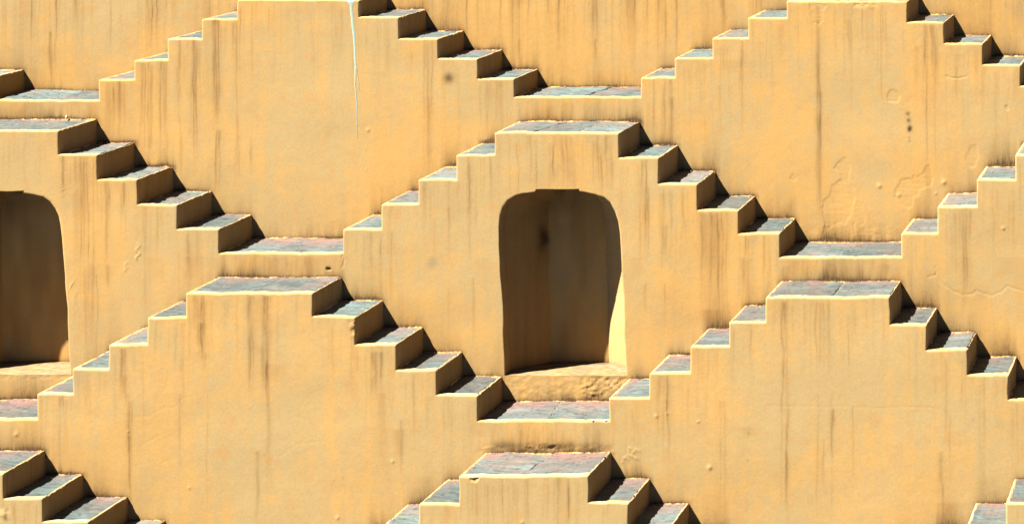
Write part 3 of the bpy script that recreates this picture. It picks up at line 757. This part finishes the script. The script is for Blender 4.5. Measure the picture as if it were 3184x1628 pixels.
# ------------------------------------------------------------------ niche linings
for nd in NICHES:
    i = 2; fr = nd['front']; org = nd['org']; root = nd['root']
    n = len(fr); x0, x1 = fr[:, 0].min(), fr[:, 0].max()
    bl, br = fr[0, 0] + nd['inl'] * SS[2], fr[-1, 0] - nd['inr'] * SS[2]
    zf = fr[0, 2]; zt_ = fr[:, 2].max()
    # back outline: same arch drawn in
    cxl = fr[:, 0]; tpar = (cxl - fr[0, 0]) / (fr[-1, 0] - fr[0, 0])
    bx = bl + (br - bl) * np.clip(tpar, -.02, 1.02)
    bz = zf + (fr[:, 2] - zf) * (zt_ - .10 - zf) / (zt_ - zf)
    bk = np.stack([bx, np.full(n, YY[2] + NDEP), bz], 1)
    ts = np.linspace(0, 1, 26)
    rv = .40                                                   # share of the depth that is a straight reveal
    w1 = sst(0, 1, np.clip((ts - rv) / (1 - rv), 0, 1)) * .25 + .75 * np.clip((ts - rv) / (1 - rv), 0, 1)
    G = fr[None] * (1 - w1[:, None, None]) + bk[None] * w1[:, None, None]
    G[..., 1] = fr[None, :, 1] * (1 - ts[:, None]) + bk[None, :, 1] * ts[:, None]
    und = .004 * fbm(G[..., 2] / .25, G[..., 1] / .2 + G[..., 0], 700, 3) * np.sin(np.pi * ts)[:, None]
    G[..., 0] += und
    def blotch_shade(P):
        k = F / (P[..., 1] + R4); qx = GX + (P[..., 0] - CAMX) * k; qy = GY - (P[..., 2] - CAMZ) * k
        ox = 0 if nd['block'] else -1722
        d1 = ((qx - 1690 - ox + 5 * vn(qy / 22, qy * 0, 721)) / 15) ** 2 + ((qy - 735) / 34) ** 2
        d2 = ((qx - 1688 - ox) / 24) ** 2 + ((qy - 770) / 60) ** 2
        d3 = ((qx - 1735 - ox) / 105) ** 2 + ((qy - 600) / 105) ** 2  # wide dark over the niche top: shade painted into the colour
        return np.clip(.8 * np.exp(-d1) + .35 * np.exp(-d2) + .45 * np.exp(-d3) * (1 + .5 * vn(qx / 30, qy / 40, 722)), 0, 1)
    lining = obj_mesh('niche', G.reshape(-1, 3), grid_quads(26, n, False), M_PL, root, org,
        {'wash_shade': (.10 + .80 * (np.arange(n) < n * .45)[None] * sst(.2, .6, ts)[:, None] * np.ones((26, n))).reshape(-1), 'lit_cream': (.18 * (np.arange(n) > n * .6)[None] * np.ones((26, 1))).reshape(-1), 'pale': np.full(26 * n, -.1), 'foot': (.7 * np.exp(-(G[..., 2] - zf) / .03)).reshape(-1), 'stain_shade': blotch_shade(G).reshape(-1)})  # left splay darkened, right splay paled: shade and sun painted in
    # back wall of the niche: strips from the floor line up to the arch
    m = n // 2
    lft = bk[:m]; rgt = bk[::-1][:m]
    us = np.linspace(0, 1, 90)
    B_ = lft[:, None] * (1 - us[None, :, None]) + rgt[:, None] * us[None, :, None]
    B_[..., 1] += .004 * fbm(B_[..., 0] / .3, B_[..., 2] / .3, 710, 3) * np.sin(np.pi * us)[None, :]
    px = (B_[..., 0] - CAMX) / SS[2] + GX; py = (CAMZ - B_[..., 2]) / SS[2] + GY
    so = blotch_shade(B_)
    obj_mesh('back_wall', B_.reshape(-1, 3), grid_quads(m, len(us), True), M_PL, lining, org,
        {'stain_shade': np.clip(so, 0, 1).reshape(-1), 'pale': np.full(B_[..., 0].size, .05), 'foot': (.8 * np.exp(-(B_[..., 2] - zf) / .03)).reshape(-1),
         'wash_shade': np.clip(.30 + .4 * vn(px / 30, py / 90, 730), 0, 1).reshape(-1)})  # browner back wall: the recess's shade put into the colour
    # floor
    nu, nv = 100, 34
    u = np.linspace(0, 1, nu)[:, None]; v = np.linspace(0, 1, nv)[None]
    yl = YY[2] + .007 + (NDEP + .01) * v
    xl = np.interp(v, ts, G[:, 0, 0]) - .012; xr = np.interp(v, ts, G[:, -1, 0]) + .012
    FX = xl + (xr - xl) * u; FY = yl + 0 * FX
    FZ = zf + 0.002 + .006 * fbm(FX / .1, FY / .1, 740, 4, .6) * sst(0, .15, v) - .006 * (1 - sst(0, .06, v))
    obj_mesh('niche_floor', np.stack([FX, FY, FZ], -1).reshape(-1, 3), grid_quads(nu, nv), M_PL, lining, org,
        {'grey': (.55 + .4 * sst(-.3, .5, vn(FX / .13, FY / .08, 750))).reshape(-1), 'foot': (.30 + .5 * sst(.75, 1, v) + .3 * vn(FX / .05, FY / .04, 751)).clip(0, 1).reshape(-1), 'wash_shade': np.full(nu * nv, .9)})

# ------------------------------------------------------------------ paint run on the top block
def run(pts, name, parent, org):
    P = np.array([(800 + a / 3.2125, b / 3.2125, w_ * 1.35 / 3.2125 / 2) for a, b, w_ in pts])
    d = np.concatenate([[0], np.cumsum(np.hypot(np.diff(P[:, 0]), np.diff(P[:, 1])))])
    tt = np.linspace(0, d[-1], max(20, int(d[-1] / 3)))
    x = np.interp(tt, d, P[:, 0]); y = np.interp(tt, d, P[:, 1]); hw = np.interp(tt, d, P[:, 2])
    hw = hw * (1 + .10 * vn(tt / 9, tt * 0, 801)); x = x + .8 * vn(tt / 14, tt * 0, 802)
    k = np.array([-1, -.75, -.3, .3, .75, 1]); dep = np.array([.0015, -.0004, -.0012, -.0012, -.0004, .0015])
    X = ux(1, x[:, None] + hw[:, None] * k[None]); Z = uz(1, y[:, None] + 0 * X)
    wx, wz = warp(1, X, Z)
    Y = YY[1] + relief(1, X, Z) + dep[None] - .0008
    topz = uz(1, 0)
    rr = np.clip(RAD - (topz - Z), 0, RAD * .999)
    Y = Y + RAD - np.sqrt(RAD ** 2 - rr ** 2)
    obj_mesh(name, np.stack([X + wx, Y, Z + wz], -1).reshape(-1, 3), grid_quads(len(tt), 6), M_DRIP, parent, org)
r1, o1 = L1[1]
run([(925,1,62),(928,25,48),(935,60,24),(940,150,22),(955,250,22),(968,400,20),(974,520,18),(982,640,17),(978,720,13),(976,850,9),(988,950,8),(998,1100,6),(1005,1317,4),(1007,1380,2)], 'paint_run', r1, o1)
run([(984,640,6),(995,720,5),(1008,800,4),(1018,890,3)], 'paint_run', r1, o1)

# ------------------------------------------------------------------ small loose things
def lump(name, loc, size, mat, seed, label, cat):
    me = bpy.data.meshes.new(name)
    import bmesh
    bm = bmesh.new(); bmesh.ops.create_icosphere(bm, subdivisions=3, radius=1)
    r = random.Random(seed)
    for v in bm.verts:
        k = 1 + .22 * math.sin(v.co.x * 3.1 + seed) * math.cos(v.co.y * 2.3 + seed * .7) + .08 * math.sin(v.co.z * 7 + seed)
        v.co = Vector((v.co.x * size[0] * k, v.co.y * size[1] * k, (v.co.z * k + .85) * size[2]))
    for f in bm.faces: f.smooth = True
    bm.to_mesh(me); bm.free(); me.materials.append(mat)
    o = bpy.data.objects.new(name, me); C.objects.link(o); o.location = loc
    o['label'] = label; o['category'] = cat
    return o
lump('mortar_stub', (float(ux(2, 88)), YY[2] + D2 - .03, float(uz(2, 405)) - .002), (.012, .012, .022), M_STUB, 1, 'tiny pale mortar stub standing at the back of the left landing above the half niche', 'stub')
lump('pebble', (float(ux(3, 1843)), YY[3] + .012, float(uz(3, 1307)) - .008), (.022, .014, .009), M_PEB, 2, 'left of two small mauve pebbles on the lip of the landing below the centre niche', 'pebble')['group'] = 'pebbles on the landing lip'
lump('pebble', (float(ux(3, 1883)), YY[3] + .014, float(uz(3, 1307)) - .008), (.020, .014, .009), M_PEB, 5, 'right of two small mauve pebbles on the lip of the landing below the centre niche', 'pebble')['group'] = 'pebbles on the landing lip'

# ------------------------------------------------------------------ floor of the well and the ground above it
def sheet(name, x0, x1, y0, y1, z, mat):
    o = obj_mesh(name, [(x0, y0, z), (x1, y0, z), (x1, y1, z), (x0, y1, z)], [(0, 1, 2, 3)], mat)
    o['kind'] = 'structure'; return o
sheet('well_floor', -60, 60, -60, YY[4] + .3, .02, M_GROUND)
sheet('courtyard_ground', -60, 60, YY[0] + RAD, 90, float(uz(0, -760)), M_GROUND)

# ------------------------------------------------------------------ grit swept against the feet of the walls
gv, gq = [], []
ico = np.array([(0,0,1),(.9,0,.1),(0,.9,.0),(-.9,0,.1),(0,-.9,0),(0,0,-1)], float)
tri = np.array([(0,1,2),(0,2,3),(0,3,4),(0,4,1),(5,2,1),(5,3,2),(5,4,3),(5,1,4)])
for i in (1, 2, 3, 4):
    e, t = TIERS[i]
    for s in range(len(t)):
        if e[s + 1] < -100 or e[s] > 3280: continue
        for _ in range(int((e[s + 1] - e[s]) / 9)):
            x = rng.uniform(ux(i, e[s]) + .05, ux(i, e[s + 1]) - .05)
            back = rng.random() < .72
            y = YY[i] + (DD[i] - abs(rng.normal(0, .03)) - .012 if back else rng.uniform(.1, DD[i] - .1))
            r_ = rng.uniform(.002, .0065) * (1.7 if rng.random() < .06 else 1)
            gq.append(tri + 6 * len(gv))
            gv.append(ico * r_ * rng.uniform(.6, 1.3, (6, 3)) + (x, y, uz(i, t[s]) + .002))
g_ = obj_mesh('grit', np.concatenate(gv), None, simple_material('grit_stone', (.10, .078, .055), .9, 60, .4), None, None, None, np.concatenate(gq), False)
g_['kind'] = 'stuff'; g_['label'] = 'fine pale grit lying on the slate treads along the feet of the walls'; g_['category'] = 'grit'
